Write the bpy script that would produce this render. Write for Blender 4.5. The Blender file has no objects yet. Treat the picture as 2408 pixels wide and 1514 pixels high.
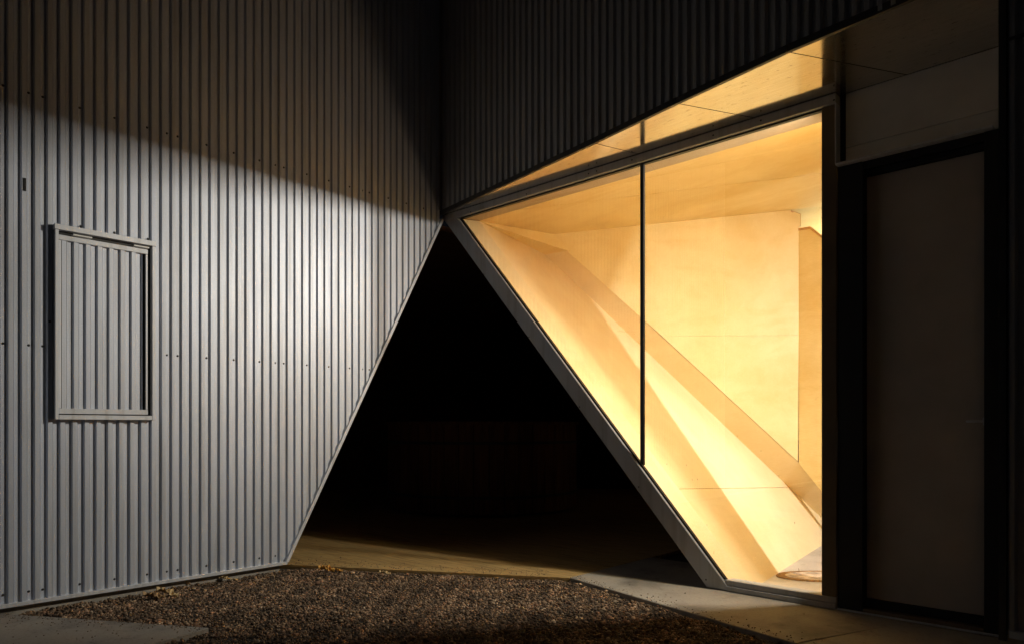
import bpy, bmesh, math, random
import numpy as np
from mathutils import Vector, Matrix

random.seed(7)
rng = np.random.default_rng(7)
scene = bpy.context.scene
col = scene.collection

# ------------------------------------------------------------------ camera
PW = 2408.0
FPX = 1643.8                       # focal length in reference pixels
CX, HY = 1204.0, 1003.0            # principal column, horizon row
K = 4.0                            # metres from camera to the window plane
CAM = Vector((1.136 * K, -K, 0.2483 * K))
YAW = math.atan(1544 / FPX)
SN, CS = math.sin(YAW), math.cos(YAW)
FWD = Vector((-SN, CS, 0)); RGT = Vector((CS, SN, 0))
cd = bpy.data.cameras.new('camera')
cam = bpy.data.objects.new('camera', cd); col.objects.link(cam)
cam.location = CAM
cam.rotation_euler = (math.pi / 2, 0, YAW)
cd.sensor_width = 36; cd.lens = FPX / PW * 36
cd.shift_y = (HY - 757) / PW
cd.clip_start = 0.05; cd.clip_end = 300
scene.camera = cam

# ------------------------------------------------------------------ night sky
world = bpy.data.worlds.new('World'); scene.world = world; world.use_nodes = True
wn = world.node_tree.nodes; wl = world.node_tree.links
bg = wn['Background']
bg.inputs['Color'].default_value = (0.42, 0.46, 0.60, 1)
bg.inputs['Strength'].default_value = 0.0055

# ------------------------------------------------------------------ exposure
scene.render.engine = 'CYCLES'
scene.view_settings.view_transform = 'Standard'
scene.view_settings.look = 'None'
scene.view_settings.exposure = 0
scene.view_settings.gamma = 1
scene.cycles.max_bounces = 12
scene.cycles.diffuse_bounces = 8
scene.cycles.glossy_bounces = 6
scene.cycles.transparent_max_bounces = 12
scene.cycles.sample_clamp_indirect = 6

# lamp positions (fixtures are built around them further down)
LAMP_A = Vector((0.872 * K, 0.130 * K, 0.4424 * K + CAM.z))
LAMP_B = Vector((1.20 * K, 0.36 * K, 0.405 * K + CAM.z))
POWER_A, POWER_B, POWER_C = 118, 50, 5.5
POWER_D = 7
POWER_E = 9
LAMP_COL = (1.0, 0.915, 0.79)

# ------------------------------------------------------------------ helpers
def ray(x, y):
    return FWD + RGT * ((x - CX) / FPX) + Vector((0, 0, (HY - y) / FPX))
def on_y(x, y, Y):                 # pixel -> point on the plane Y = const
    d = ray(x, y); return CAM + d * ((Y - CAM.y) / d.y)
def on_x(x, y, X=0.0):
    d = ray(x, y); return CAM + d * ((X - CAM.x) / d.x)
def on_z(x, y, Z=0.0):
    d = ray(x, y); return CAM + d * ((Z - CAM.z) / d.z)
def on_plane(x, y, p, n):
    d = ray(x, y); return CAM + d * ((p - CAM).dot(n) / d.dot(n))

def tag(o, label=None, cat=None, group=None, kind=None):
    if label: o['label'] = label
    if cat: o['category'] = cat
    if group: o['group'] = group
    if kind: o['kind'] = kind
    return o
def empty(name, loc=(0, 0, 0)):
    o = bpy.data.objects.new(name, None); col.objects.link(o); o.location = loc
    return o
def link(name, me, mat=None, parent=None):
    o = bpy.data.objects.new(name, me); col.objects.link(o)
    if mat is not None and len(me.materials) == 0: me.materials.append(mat)
    if parent is not None:
        o.parent = parent
        off = Vector(parent.location)
        if parent.parent: off = off + Vector(parent.parent.location)
        o.location = -off
    return o
def mesh(name, verts, faces, mat, parent=None, smooth=False):
    me = bpy.data.meshes.new(name)
    me.from_pydata([tuple(v) for v in verts], [], faces); me.validate(); me.update()
    if smooth:
        for p in me.polygons: p.use_smooth = True
    return link(name, me, mat, parent)
def bevel_obj(o, w=0.003, seg=1):
    m = o.modifiers.new('bevel', 'BEVEL'); m.width = w; m.segments = seg
    m.limit_method = 'ANGLE'; m.angle_limit = math.radians(40)
    return o
def slab(name, poly, thick, mat, parent=None, bev=0.0):
    """poly: planar loop of points; thick: vector from the seen face to the hidden one"""
    poly = [Vector(p) for p in poly]; n = len(poly); th = Vector(thick)
    vs = poly + [p + th for p in poly]
    nrm = (poly[1] - poly[0]).cross(poly[2] - poly[0])
    f = [list(range(n)), list(range(2 * n - 1, n - 1, -1))]
    f += [[(i + 1) % n, i, n + i, n + (i + 1) % n] for i in range(n)]
    if nrm.dot(th) > 0: f = [list(reversed(q)) for q in f]
    o = mesh(name, vs, f, mat, parent)
    if bev: bevel_obj(o, bev)
    return o
def box(name, lo, hi, mat, parent=None, bev=0.0):
    x0, y0, z0 = lo; x1, y1, z1 = hi
    return slab(name, [(x0, y0, z0), (x1, y0, z0), (x1, y0, z1), (x0, y0, z1)], (0, y1 - y0, 0), mat, parent, bev)

# ------------------------------------------------------------------ materials
def new_mat(name):
    m = bpy.data.materials.new(name); m.use_nodes = True
    nt = m.node_tree; b = nt.nodes['Principled BSDF']
    return m, nt, b
def N(nt, t, **kw):
    n = nt.nodes.new(t)
    for k, v in kw.items():
        if k.startswith('i_'): n.inputs[k[2:].replace('_', ' ')].default_value = v
        else: setattr(n, k, v)
    return n
def coords(nt, scale=(1, 1, 1), rot=(0, 0, 0), kind='Object'):
    tc = N(nt, 'ShaderNodeTexCoord'); mp = N(nt, 'ShaderNodeMapping')
    mp.inputs['Scale'].default_value = scale; mp.inputs['Rotation'].default_value = rot
    nt.links.new(tc.outputs[kind], mp.inputs['Vector']); return mp.outputs['Vector']
def world_coords(nt, scale=(1, 1, 1), rot=(0, 0, 0)):
    g = N(nt, 'ShaderNodeNewGeometry'); mp = N(nt, 'ShaderNodeMapping')
    mp.inputs['Scale'].default_value = scale; mp.inputs['Rotation'].default_value = rot
    nt.links.new(g.outputs['Position'], mp.inputs['Vector']); return mp.outputs['Vector']
def noise(nt, vec, scale, detail=4, rough=0.55, dist=0.0):
    n = N(nt, 'ShaderNodeTexNoise'); nt.links.new(vec, n.inputs['Vector'])
    n.inputs['Scale'].default_value = scale; n.inputs['Detail'].default_value = detail
    n.inputs['Roughness'].default_value = rough; n.inputs['Distortion'].default_value = dist
    return n.outputs['Fac']
def ramp(nt, fac, stops):
    r = N(nt, 'ShaderNodeValToRGB'); e = r.color_ramp.elements
    while len(e) > 1: e.remove(e[-1])
    e[0].position, e[0].color = stops[0][0], (*stops[0][1], 1)
    for p, c in stops[1:]:
        k = e.new(p); k.color = (*c, 1)
    nt.links.new(fac, r.inputs['Fac']); return r.outputs['Color']
def mapr(nt, fac, a, b, c, d):
    m = N(nt, 'ShaderNodeMapRange'); nt.links.new(fac, m.inputs['Value'])
    for k, v in zip(('From Min', 'From Max', 'To Min', 'To Max'), (a, b, c, d)): m.inputs[k].default_value = v
    return m.outputs['Result']
def mul(nt, a, b, fac=1.0):
    m = N(nt, 'ShaderNodeMix', data_type='RGBA', blend_type='MULTIPLY'); m.inputs[0].default_value = fac
    nt.links.new(a, m.inputs[6]); nt.links.new(b, m.inputs[7]); return m.outputs[2]
def bump(nt, b, h, strength, dist=0.002):
    n = N(nt, 'ShaderNodeBump'); n.inputs['Strength'].default_value = strength; n.inputs['Distance'].default_value = dist
    nt.links.new(h, n.inputs['Height']); nt.links.new(n.outputs['Normal'], b.inputs['Normal'])

def metal_mat(name, base, metallic, r0, r1, spangle=0.10, bstr=0.25):
    m, nt, b = new_mat(name); v = world_coords(nt)
    vo = N(nt, 'ShaderNodeTexVoronoi'); nt.links.new(v, vo.inputs['Vector']); vo.inputs['Scale'].default_value = 260
    sp = mapr(nt, vo.outputs['Distance'], 0, 1, 1 - spangle, 1 + spangle)
    big = noise(nt, world_coords(nt, (1.2, 1.2, 0.35)), 3.0, 5)
    bc = ramp(nt, big, [(0.3, tuple(c * 0.86 for c in base)), (0.7, base)])
    stk = noise(nt, world_coords(nt, (14, 14, 0.5)), 1.6, 5, 0.6)
    bc = mul(nt, bc, ramp(nt, stk, [(0.28, (0.80, 0.77, 0.74)), (0.5, (1, 1, 1)), (0.75, (1.0, 1.0, 1.04))]))
    oi_ = N(nt, 'ShaderNodeObjectInfo')
    bc = mul(nt, bc, ramp(nt, oi_.outputs['Random'], [(0, (0.93, 0.93, 0.93)), (1, (1.0, 1.0, 1.0))]))
    cr = N(nt, 'ShaderNodeCombineColor')
    for i in range(3): nt.links.new(sp, cr.inputs[i])
    nt.links.new(mul(nt, bc, cr.outputs[0]), b.inputs['Base Color'])
    nt.links.new(mapr(nt, noise(nt, world_coords(nt, (6, 6, 0.6)), 3, 4), 0.3, 0.7, r0, r1), b.inputs['Roughness'])
    b.inputs['Metallic'].default_value = metallic
    bump(nt, b, noise(nt, v, 420, 3), bstr, 0.0006)
    return m
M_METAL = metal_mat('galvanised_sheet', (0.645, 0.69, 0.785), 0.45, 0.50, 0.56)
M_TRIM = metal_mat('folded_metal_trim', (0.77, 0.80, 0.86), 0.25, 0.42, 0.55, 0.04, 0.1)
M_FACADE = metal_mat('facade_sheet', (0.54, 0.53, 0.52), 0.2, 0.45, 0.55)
M_BEAM = metal_mat('grey_steel_frame', (0.50, 0.505, 0.52), 0.15, 0.42, 0.6, 0.05, 0.15)
M_DARKTRIM = metal_mat('dark_edge_flashing', (0.10, 0.095, 0.09), 0.5, 0.45, 0.55, 0.04, 0.1)

def simple(name, base, rough=0.5, metallic=0.0, var=0.15, scale=6.0, bstr=0.0, bscale=60):
    m, nt, b = new_mat(name); v = world_coords(nt)
    n = noise(nt, v, scale, 6)
    nt.links.new(ramp(nt, n, [(0.25, tuple(c * (1 - var) for c in base)), (0.75, tuple(c * (1 + var) for c in base))]), b.inputs['Base Color'])
    b.inputs['Roughness'].default_value = rough; b.inputs['Metallic'].default_value = metallic
    if bstr: bump(nt, b, noise(nt, v, bscale, 6), bstr, 0.003)
    return m
M_BLACK = simple('black_rubber_gasket', (0.012, 0.012, 0.012), 0.5)
M_DOORFRAME = simple('black_door_frame', (0.014, 0.014, 0.016), 0.55)
M_LEAF = simple('grey_door_leaf', (0.46, 0.42, 0.385), 0.5, 0.0, 0.12, 4, 0.1, 200)
M_PANEL = simple('grey_cladding_board', (0.72, 0.71, 0.69), 0.5, 0.0, 0.10, 5, 0.1, 150)
M_SCREW = simple('dark_screw_head', (0.035, 0.033, 0.032), 0.45, 0.6)
M_HINGE = simple('bright_steel_hinge', (0.85, 0.85, 0.84), 0.35, 0.2, 0.05)
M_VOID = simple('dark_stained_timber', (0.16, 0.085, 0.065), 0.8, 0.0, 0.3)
M_LAMP_BODY = simple('white_lamp_housing', (0.7, 0.7, 0.68), 0.4)

def ply_mat(name, light, dark, rot=(0, 0, 0), grain_axis='x'):
    m, nt, b = new_mat(name)
    sc = {'x': (0.55, 3.2, 3.2), 'z': (3.2, 3.2, 0.55)}[grain_axis]
    v = world_coords(nt, sc, rot)
    n1 = noise(nt, v, 1.1, 3, 0.5, 0.8)
    # cathedral figure: bands of a distorted noise field
    mm = N(nt, 'ShaderNodeMath', operation='MULTIPLY'); nt.links.new(n1, mm.inputs[0]); mm.inputs[1].default_value = 16
    ms = N(nt, 'ShaderNodeMath', operation='SINE'); nt.links.new(mm.outputs[0], ms.inputs[0])
    fine = noise(nt, world_coords(nt, {'x': (3, 40, 40), 'z': (40, 40, 3)}[grain_axis], rot), 4.0, 4, 0.6)
    blot = noise(nt, world_coords(nt), 2.2, 4, 0.55)
    a = mapr(nt, ms.outputs[0], -1, 1, 0.38, 0.58)
    ad = N(nt, 'ShaderNodeMath', operation='ADD'); nt.links.new(a, ad.inputs[0])
    nt.links.new(mapr(nt, fine, 0.3, 0.7, -0.16, 0.16), ad.inputs[1])
    ad2 = N(nt, 'ShaderNodeMath', operation='ADD'); nt.links.new(ad.outputs[0], ad2.inputs[0])
    nt.links.new(mapr(nt, blot, 0.3, 0.7, -0.26, 0.26), ad2.inputs[1])
    nt.links.new(ramp(nt, ad2.outputs[0], [(0.2, dark), (0.8, light)]), b.inputs['Base Color'])
    b.inputs['Roughness'].default_value = 0.42
    b.inputs['Specular IOR Level'].default_value = 0.35
    bump(nt, b, fine, 0.08, 0.001)
    return m
M_PLY = ply_mat('birch_plywood', (0.82, 0.66, 0.325), (0.715, 0.525, 0.21))
M_PLYZ = ply_mat('birch_plywood_sloped', (0.84, 0.685, 0.40), (0.77, 0.59, 0.31), (0, math.radians(-48), 0), 'x')
M_PLYEDGE = simple('plywood_edge', (0.50, 0.28, 0.11), 0.6, 0, 0.15, 30)

def soffit_mat():
    m, nt, b = new_mat('polished_soffit_board')
    v = world_coords(nt, (1.0, 14, 1))
    g = noise(nt, v, 6, 6, 0.6)
    spots = noise(nt, world_coords(nt, (1, 3, 1)), 22, 5, 0.7)
    c1 = ramp(nt, g, [(0.3, (0.62, 0.58, 0.50)), (0.7, (0.74, 0.70, 0.63))])
    c2 = ramp(nt, spots, [(0.30, (0.40, 0.36, 0.32)), (0.40, (1, 1, 1))])
    nt.links.new(mul(nt, c1, c2), b.inputs['Base Color'])
    b.inputs['Metallic'].default_value = 0.96
    nt.links.new(mapr(nt, g, 0.3, 0.7, 0.09, 0.17), b.inputs['Roughness'])
    bump(nt, b, g, 0.05, 0.001)
    return m
M_SOFFIT = soffit_mat()

def glass_mat():
    m = bpy.data.materials.new('window_glass'); m.use_nodes = True
    nt = m.node_tree; nt.nodes.clear()
    out = N(nt, 'ShaderNodeOutputMaterial'); tr = N(nt, 'ShaderNodeBsdfTransparent'); gl = N(nt, 'ShaderNodeBsdfGlossy')
    tr.inputs['Color'].default_value = (0.93, 0.95, 0.93, 1)
    gl.inputs['Roughness'].default_value = 0.01
    fr = N(nt, 'ShaderNodeFresnel'); fr.inputs['IOR'].default_value = 2.0
    mx = N(nt, 'ShaderNodeMixShader')
    df = N(nt, 'ShaderNodeBsdfDiffuse'); df.inputs['Color'].default_value = (0.45, 0.38, 0.28, 1)
    dirt = noise(nt, world_coords(nt, (1, 1, 0.45)), 55, 3, 0.5)
    dm = ramp(nt, dirt, [(0.735, (0, 0, 0)), (0.76, (1, 1, 1))])
    low = N(nt, 'ShaderNodeSeparateXYZ'); g = N(nt, 'ShaderNodeNewGeometry'); nt.links.new(g.outputs['Position'], low.inputs[0])
    lw = mapr(nt, low.outputs['Z'], 0.0, 1.3, 0.75, 0.0)
    mu = N(nt, 'ShaderNodeMath', operation='MULTIPLY'); nt.links.new(dm, mu.inputs[0]); nt.links.new(lw, mu.inputs[1])
    nt.links.new(fr.outputs[0], mx.inputs[0]); nt.links.new(tr.outputs[0], mx.inputs[1]); nt.links.new(gl.outputs[0], mx.inputs[2])
    m2 = N(nt, 'ShaderNodeMixShader'); nt.links.new(mu.outputs[0], m2.inputs[0]); nt.links.new(mx.outputs[0], m2.inputs[1]); nt.links.new(df.outputs[0], m2.inputs[2])
    nt.links.new(m2.outputs[0], out.inputs['Surface'])
    return m
M_GLASS = glass_mat()

def concrete_mat(name, base, rough=0.75):
    m, nt, b = new_mat(name); v = world_coords(nt)
    n1 = noise(nt, v, 2.3, 8, 0.6); n2 = noise(nt, v, 60, 6, 0.7)
    c = ramp(nt, n1, [(0.32, tuple(x * 0.48 for x in base)), (0.5, base), (0.75, tuple(x * 1.2 for x in base))])
    c2 = ramp(nt, n2, [(0.25, (0.6, 0.58, 0.55)), (0.5, (1, 1, 1)), (0.8, (1.0, 0.98, 0.95))])
    nt.links.new(mul(nt, c, c2, 0.8), b.inputs['Base Color'])
    b.inputs['Roughness'].default_value = rough
    n3 = noise(nt, v, 14, 7, 0.75)
    nt.links.new(mul(nt, mul(nt, c, c2, 0.8), ramp(nt, n3, [(0.30, (0.45, 0.40, 0.34)), (0.42, (1, 1, 1))])), b.inputs['Base Color'])
    bump(nt, b, n2, 0.35, 0.003)
    return m
M_CONC = concrete_mat('trowelled_concrete', (0.36, 0.33, 0.29))
M_FLOOR = concrete_mat('grey_hall_floor', (0.46, 0.43, 0.40), 0.28)
M_SOIL = concrete_mat('dark_soil', (0.055, 0.042, 0.032), 0.95)

def deck_mat():
    m, nt, b = new_mat('deck_timber')
    ang = math.atan2(0.2643, 0.4436)
    v = world_coords(nt, (1, 16, 16), (0, 0, -ang))
    n = noise(nt, v, 2.2, 7, 0.62, 0.6)
    nt.links.new(ramp(nt, n, [(0.25, (0.20, 0.12, 0.045)), (0.5, (0.48, 0.32, 0.13)), (0.8, (0.62, 0.43, 0.18))]), b.inputs['Base Color'])
    b.inputs['Roughness'].default_value = 0.6
    bump(nt, b, n, 0.3, 0.002)
    return m
M_DECK = deck_mat()
def tub_mat():
    m, nt, b = new_mat('red_cedar_staves')
    n = noise(nt, world_coords(nt, (12, 12, 0.8)), 2, 5)
    nt.links.new(ramp(nt, n, [(0.3, (0.14, 0.055, 0.03)), (0.7, (0.34, 0.15, 0.07))]), b.inputs['Base Color'])
    b.inputs['Roughness'].default_value = 0.6
    return m
M_TUB = tub_mat()
def stone_mat():
    m, nt, b = new_mat('gravel_stone')
    at = N(nt, 'ShaderNodeAttribute'); at.attribute_name = 'tone'
    n = noise(nt, world_coords(nt), 130, 4)
    c = ramp(nt, n, [(0.3, (0.7, 0.7, 0.7)), (0.7, (1.1, 1.1, 1.1))])
    nt.links.new(mul(nt, at.outputs['Color'], c), b.inputs['Base Color'])
    b.inputs['Roughness'].default_value = 0.85
    return m
M_STONE = stone_mat()
def leaf_mat(name, base):
    m, nt, b = new_mat(name)
    n = noise(nt, world_coords(nt), 60, 5)
    nt.links.new(ramp(nt, n, [(0.3, tuple(c * 0.6 for c in base)), (0.7, base)]), b.inputs['Base Color'])
    b.inputs['Roughness'].default_value = 0.6
    return m

# ================================================================== GROUND
GZ = -0.020
g = mesh('ground', [(-40, -40, GZ - 0.012), (60, -40, GZ - 0.012), (60, 60, GZ - 0.012), (-40, 60, GZ - 0.012)], [[0, 1, 2, 3]], M_SOIL)
tag(g, 'dark soil under the gravel around the building', kind='structure')

# deck and slab outlines on the ground (metres)
DA = Vector((-0.028 * K, -0.358 * K, 0)); DB = Vector((0.4156 * K, -0.0937 * K, 0))
SB = Vector((0.828 * K, -0.1925 * K, 0))
e1 = (DB - DA).normalized(); e1n = Vector((-e1.y, e1.x, 0))          # along and behind the deck edge
es = (SB - DB).normalized()

# gravel: individual stones, real geometry in one mesh
def hash_noise(x, y):
    return (np.sin(x * 3.1 + 1.3 * np.sin(y * 2.3)) * np.cos(y * 2.7 + np.sin(x * 1.9)) + np.sin(x * 7.7 + y * 5.1) * 0.5) / 1.5
def build_gravel():
    t = (1 + 5 ** 0.5) / 2
    ico = np.array([(-1, t, 0), (1, t, 0), (-1, -t, 0), (1, -t, 0), (0, -1, t), (0, 1, t), (0, -1, -t), (0, 1, -t), (t, 0, -1), (t, 0, 1), (-t, 0, -1), (-t, 0, 1)], float)
    ico /= np.linalg.norm(ico[0])
    tri = np.array([(0, 11, 5), (0, 5, 1), (0, 1, 7), (0, 7, 10), (0, 10, 11), (1, 5, 9), (5, 11, 4), (11, 10, 2), (10, 7, 6), (7, 1, 8), (3, 9, 4), (3, 4, 2), (3, 2, 6), (3, 6, 8), (3, 8, 9), (4, 9, 5), (2, 4, 11), (6, 2, 10), (8, 6, 7), (9, 8, 1)])
    n = 95000
    x = rng.uniform(-0.02, 3.75, n); y = rng.uniform(-3.15, -0.25, n)
    # keep what lies in the camera's view, before the deck and before the path
    rx, ry = x - CAM.x, y - CAM.y
    f = rx * FWD.x + ry * FWD.y; r = rx * RGT.x + ry * RGT.y
    px = CX + FPX * r / np.maximum(f, 0.1); py = HY + FPX * (CAM.z - GZ) / np.maximum(f, 0.1)
    wob = 0.02 * hash_noise(x * 2.5, y * 2.5)
    dd = (x - DA.x) * e1n.x + (y - DA.y) * e1n.y
    esn = np.array([-es.y, es.x]); ds = (x - DB.x) * esn[0] + (y - DB.y) * esn[1]
    ok = (f > 2.6) & (px > -120) & (px < 2300) & (py < 1640) & (x > 0.012 - 0.02 + wob * 0)
    ok &= (dd < -0.012) & ~((ds > -0.006 + wob * 0.6))
    x, y = x[ok], y[ok]; n = len(x)
    s = 0.0047 * np.exp(rng.normal(0, 0.42, n)); big = rng.random(n) < 0.03
    s[big] *= 1.7; s = np.minimum(s, 0.017)
    und = 0.007 * hash_noise(x * 2.1, y * 2.1) + 0.004 * hash_noise(x * 9.1 + 4, y * 8.3)
    # stones heap up a little against the path and near the deck
    z = GZ - 0.006 + und + rng.uniform(0, 0.007, n)
    V = ico[None] * (1 + rng.uniform(-0.28, 0.28, (n, 12, 1)))
    ax = rng.uniform(0.7, 1.3, (n, 1, 3)); ax[:, :, 2] *= 0.75
    V = V * ax
    a = rng.uniform(0, 2 * np.pi, n); c, sn = np.cos(a), np.sin(a)
    b = rng.uniform(-0.6, 0.6, n); cb, sb = np.cos(b), np.sin(b)
    X, Y, Z = V[..., 0], V[..., 1], V[..., 2]
    Y, Z = cb[:, None] * Y - sb[:, None] * Z, sb[:, None] * Y + cb[:, None] * Z
    X, Y = c[:, None] * X - sn[:, None] * Y, sn[:, None] * X + c[:, None] * Y
    V = np.stack([X, Y, Z], -1) * s[:, None, None] + np.stack([x, y, z], -1)[:, None, :]
    nv = n * 12; F = (tri[None] + (np.arange(n) * 12)[:, None, None]).reshape(-1, 3)
    me = bpy.data.meshes.new('gravel')
    me.vertices.add(nv); me.vertices.foreach_set('co', V.reshape(-1).astype(np.float32))
    me.loops.add(F.size); me.loops.foreach_set('vertex_index', F.reshape(-1).astype(np.int32))
    me.polygons.add(len(F)); me.polygons.foreach_set('loop_start', (np.arange(len(F)) * 3).astype(np.int32))
    me.update(calc_edges=True)
    pal = np.array([(0.22, 0.16, 0.12), (0.15, 0.11, 0.08), (0.30, 0.24, 0.19), (0.10, 0.075, 0.06), (0.27, 0.17, 0.12), (0.38, 0.33, 0.28), (0.18, 0.14, 0.11)])
    w = [0.24, 0.2, 0.12, 0.2, 0.1, 0.04, 0.1]
    tone = pal[rng.choice(len(pal), n, p=w)] * rng.uniform(0.55, 1.35, (n, 1)) * np.array([1.48, 1.30, 1.08]) * (0.78 + 0.42 * hash_noise(x * 4.3 + 2, y * 4.9))[:, None]
    at = me.color_attributes.new('tone', 'FLOAT_COLOR', 'POINT')
    cc = np.ones((n, 12, 4), np.float32); cc[..., :3] = tone[:, None, :]
    at.data.foreach_set('color', cc.reshape(-1))
    o = link('gravel', me, M_STONE)
    tag(o, 'brown crushed stone gravel bed in front of the deck and wall', 'gravel', kind='stuff')
build_gravel()

def loose_grit():
    bm = bmesh.new()
    for i in range(900):
        u = random.random()
        if i < 200:                                   # along the path's front edge
            p = DB + es * (u * 1.9) + Vector((-es.y, es.x, 0)) * abs(random.gauss(0, 0.05))
        elif i < 215:
            p = DB + es * (u * 2.4) + Vector((-es.y, es.x, 0)) * random.uniform(0, 0.5)
        elif i < 560:
            p = DA + e1 * (u * 1.9) + e1n * abs(random.gauss(0, 0.12))
        else:
            q0_ = on_z(492, 1474.5); q1_ = on_z(0, 1441)
            dq_ = (q1_ - q0_).normalized(); dn_ = Vector((dq_.y, -dq_.x, 0))
            if dn_.y > 0: dn_ = -dn_
            p = q0_ + dq_ * (u * 1.3) + dn_ * abs(random.gauss(0, 0.06 if i < 800 else 0.25))
        r_ = random.uniform(0.0018, 0.0062) * (1.4 if random.random() < 0.08 else 1)
        v = [bm.verts.new((p.x + math.cos(k * 2.1 + i) * r_ * random.uniform(0.7, 1.2), p.y + math.sin(k * 2.1 + i) * r_ * random.uniform(0.7, 1.2), 0.0005)) for k in range(3)]
        t_ = bm.verts.new((p.x, p.y, r_ * random.uniform(0.7, 1.3))); 
        for k in range(3): bm.faces.new((v[k], v[(k + 1) % 3], t_))
    me = bpy.data.meshes.new('loose_grit'); bm.to_mesh(me); bm.free()
    o = link('loose_grit', me, simple('grit_stone', (0.20, 0.14, 0.10), 0.9, 0, 0.5, 80))
    tag(o, 'stray gravel stones scattered over the edges of the path, deck and slab', 'gravel', kind='stuff')
loose_grit()

# concrete path slabs
path = empty('concrete_path', (DB.x, DB.y, 0))
tag(path, kind='structure')
JA = on_z(1895, 1501.8); JB = on_z(2111, 1467)
jd = (JB - JA).normalized()
JC = JA + jd * 0.66                                   # joint meets the door sill line
front = lambda X: DB.y + (X - DB.x) * es.y / es.x
j0 = Vector((JA.x - jd.x * 0.02, front(JA.x - 0.01), 0))
gap = 0.004
p1 = [(DB.x, DB.y, 0), (j0.x - gap, j0.y, 0), (JC.x - gap, JC.y, 0), (JC.x - gap, 0.62, 0), (DB.x + 0.0, 0.62, 0)]
slab('slab', p1, (0, 0, -0.12), M_CONC, path, 0.004)
p2 = [(j0.x + gap, j0.y - 0.004, 0), (j0.x + 0.55, j0.y - 1.35, 0), (9, j0.y - 1.9, 0), (9, -0.03, 0), (JC.x + gap, -0.03, 0)]
slab('slab', p2, (0, 0, -0.12), M_CONC, path, 0.004)

# concrete slab at the lower left
q0 = on_z(492, 1474.5, 0.0); q1 = on_z(0, 1441, 0.0); q2 = on_z(351, 1514, 0.0)
dq = (q1 - q0).normalized(); dr = (q2 - q0).normalized()
pav = slab('paving_slab', [q0, q0 + dq * 2.6, q0 + dq * 2.6 + dr * 1.6, q0 + dr * 1.6], (0, 0, -0.09), M_CONC, None, 0.004)
tag(pav, 'grey concrete paving slab lying in the gravel beside the left wall', 'paving slab')

# deck boards
deck = empty('timber_deck', (DA.x, DA.y, 0))
tag(deck, 'weathered timber deck running back under the raised corner of the building', 'deck')
bw = 0.138; i = 0
while i * (bw + 0.005) < 6.6:
    a0 = i * (bw + 0.005); a1 = a0 + bw
    def endx(a):                                     # board ends at the slab
        # point DA + e1*s + e1n*a with x = DB.x
        return (DB.x - DA.x - e1n.x * a) / e1.x
    pts = [DA + e1 * (-5.5) + e1n * a0, DA + e1 * (endx(a0) - 0.004) + e1n * a0, DA + e1 * (endx(a1) - 0.004) + e1n * a1, DA + e1 * (-5.5) + e1n * a1]
    dz = random.uniform(-0.002, 0.001)
    pts = [p + Vector((0, 0, dz)) for p in pts]
    slab('deck_board', pts, (0, 0, -0.028), M_DECK, deck, 0.003)
    i += 1
slab('fascia_board', [DA + e1 * (-0.3) + Vector((0, 0, -0.012)) - e1n * 0.002, DB - e1n * 0.002 + Vector((0, 0, -0.012)) - e1 * 0.01,
     DB - e1n * 0.002 + Vector((0, 0, -0.13)) - e1 * 0.01, DA + e1 * (-0.3) + Vector((0, 0, -0.13)) - e1n * 0.002], e1n * 0.02, M_DECK, deck)

# ================================================================== CORRUGATED SHEETS
def corrugated(name, stations, top, mat, parent):
    """stations: list of (x, y, zlow); sheet between zlow and top"""
    vs = []; fs = []
    for (x, y, z0) in stations:
        vs += [(x, y, z0), (x, y, top)]
    for k in range(len(stations) - 1):
        fs.append([2 * k, 2 * k + 2, 2 * k + 3, 2 * k + 1])
    return mesh(name, vs, fs, mat, parent)

# ---- left wall (plane X = 0)
def left_Y(xfull): return on_x(xfull / 1.4892, HY).y
xn = lambda n: (24.79 + 47.93 * n) / (1 + 0.011714 * n)
Y0, Y26 = left_Y(xn(0)), left_Y(xn(26))
PITCH = (Y26 - Y0) / 26
Yn = lambda n: Y0 + n * PITCH
RD = 0.26 * PITCH                                    # rib depth
LT = on_x(668, 1318.5); LB = on_x(668, 1325.5)       # trim top / bottom at the low end of the cut
LP = on_x(1030, 527)
ZB = LT.z                                            # sheets end here
cut_k = (LP.z - ZB) / (LP.y - LT.y)
def low_left(Y):
    return ZB if Y <= LT.y else ZB + (Y - LT.y) * cut_k
wall = empty('corrugated_wall', (0, -2.0, 0))
tag(wall, 'tall brightly lit galvanised corrugated metal wall with small hatch, cut off diagonally at its right end', 'wall')
TOPZ = 6.4
YC = -0.015 * K                                      # the corner
prof = [(-0.065, 0), (0.055, 1), (0.428, 1), (0.434, -0.45), (0.508, -0.45), (0.514, 0)]
n0 = 1.92 - 36
sheet_edges = [n0 + 12 * k for k in range(8)]
HA = on_x(129, 549); HB = on_x(354, 580)             # hatch opening in the wall
def sheet_stations(na, nb, ylim=YC):
    st = []; k = math.floor(na) - 1
    while k <= nb + 1:
        for u, d in prof:
            uu = k + u
            if na <= uu <= nb: st.append((uu, d))
        k += 1
    out = []
    for uu, d in st:
        Y = Yn(uu)
        if Y > ylim: break
        out.append((d * RD, Y, low_left(Y)))
    return out
for a, b_ in zip(sheet_edges[:-1], sheet_edges[1:]):
    st = sheet_stations(a - 0.05, b_ + 0.52)         # one flat of side lap
    if len(st) < 2: continue
    lap = 0.0006 * (sheet_edges.index(a) % 2)
    st = [(x + lap, y, z) for x, y, z in st]
    # add a vertex where the diagonal begins so that the edge is exact
    corrugated('metal_sheet', st, TOPZ, M_METAL, wall)
# backing wall (structure behind the sheets) cut to the same line
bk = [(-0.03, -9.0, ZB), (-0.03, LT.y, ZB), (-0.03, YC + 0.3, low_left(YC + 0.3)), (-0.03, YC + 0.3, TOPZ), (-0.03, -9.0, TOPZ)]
slab('backing_wall', bk, (-0.12, 0, 0), M_VOID, wall)
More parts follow.
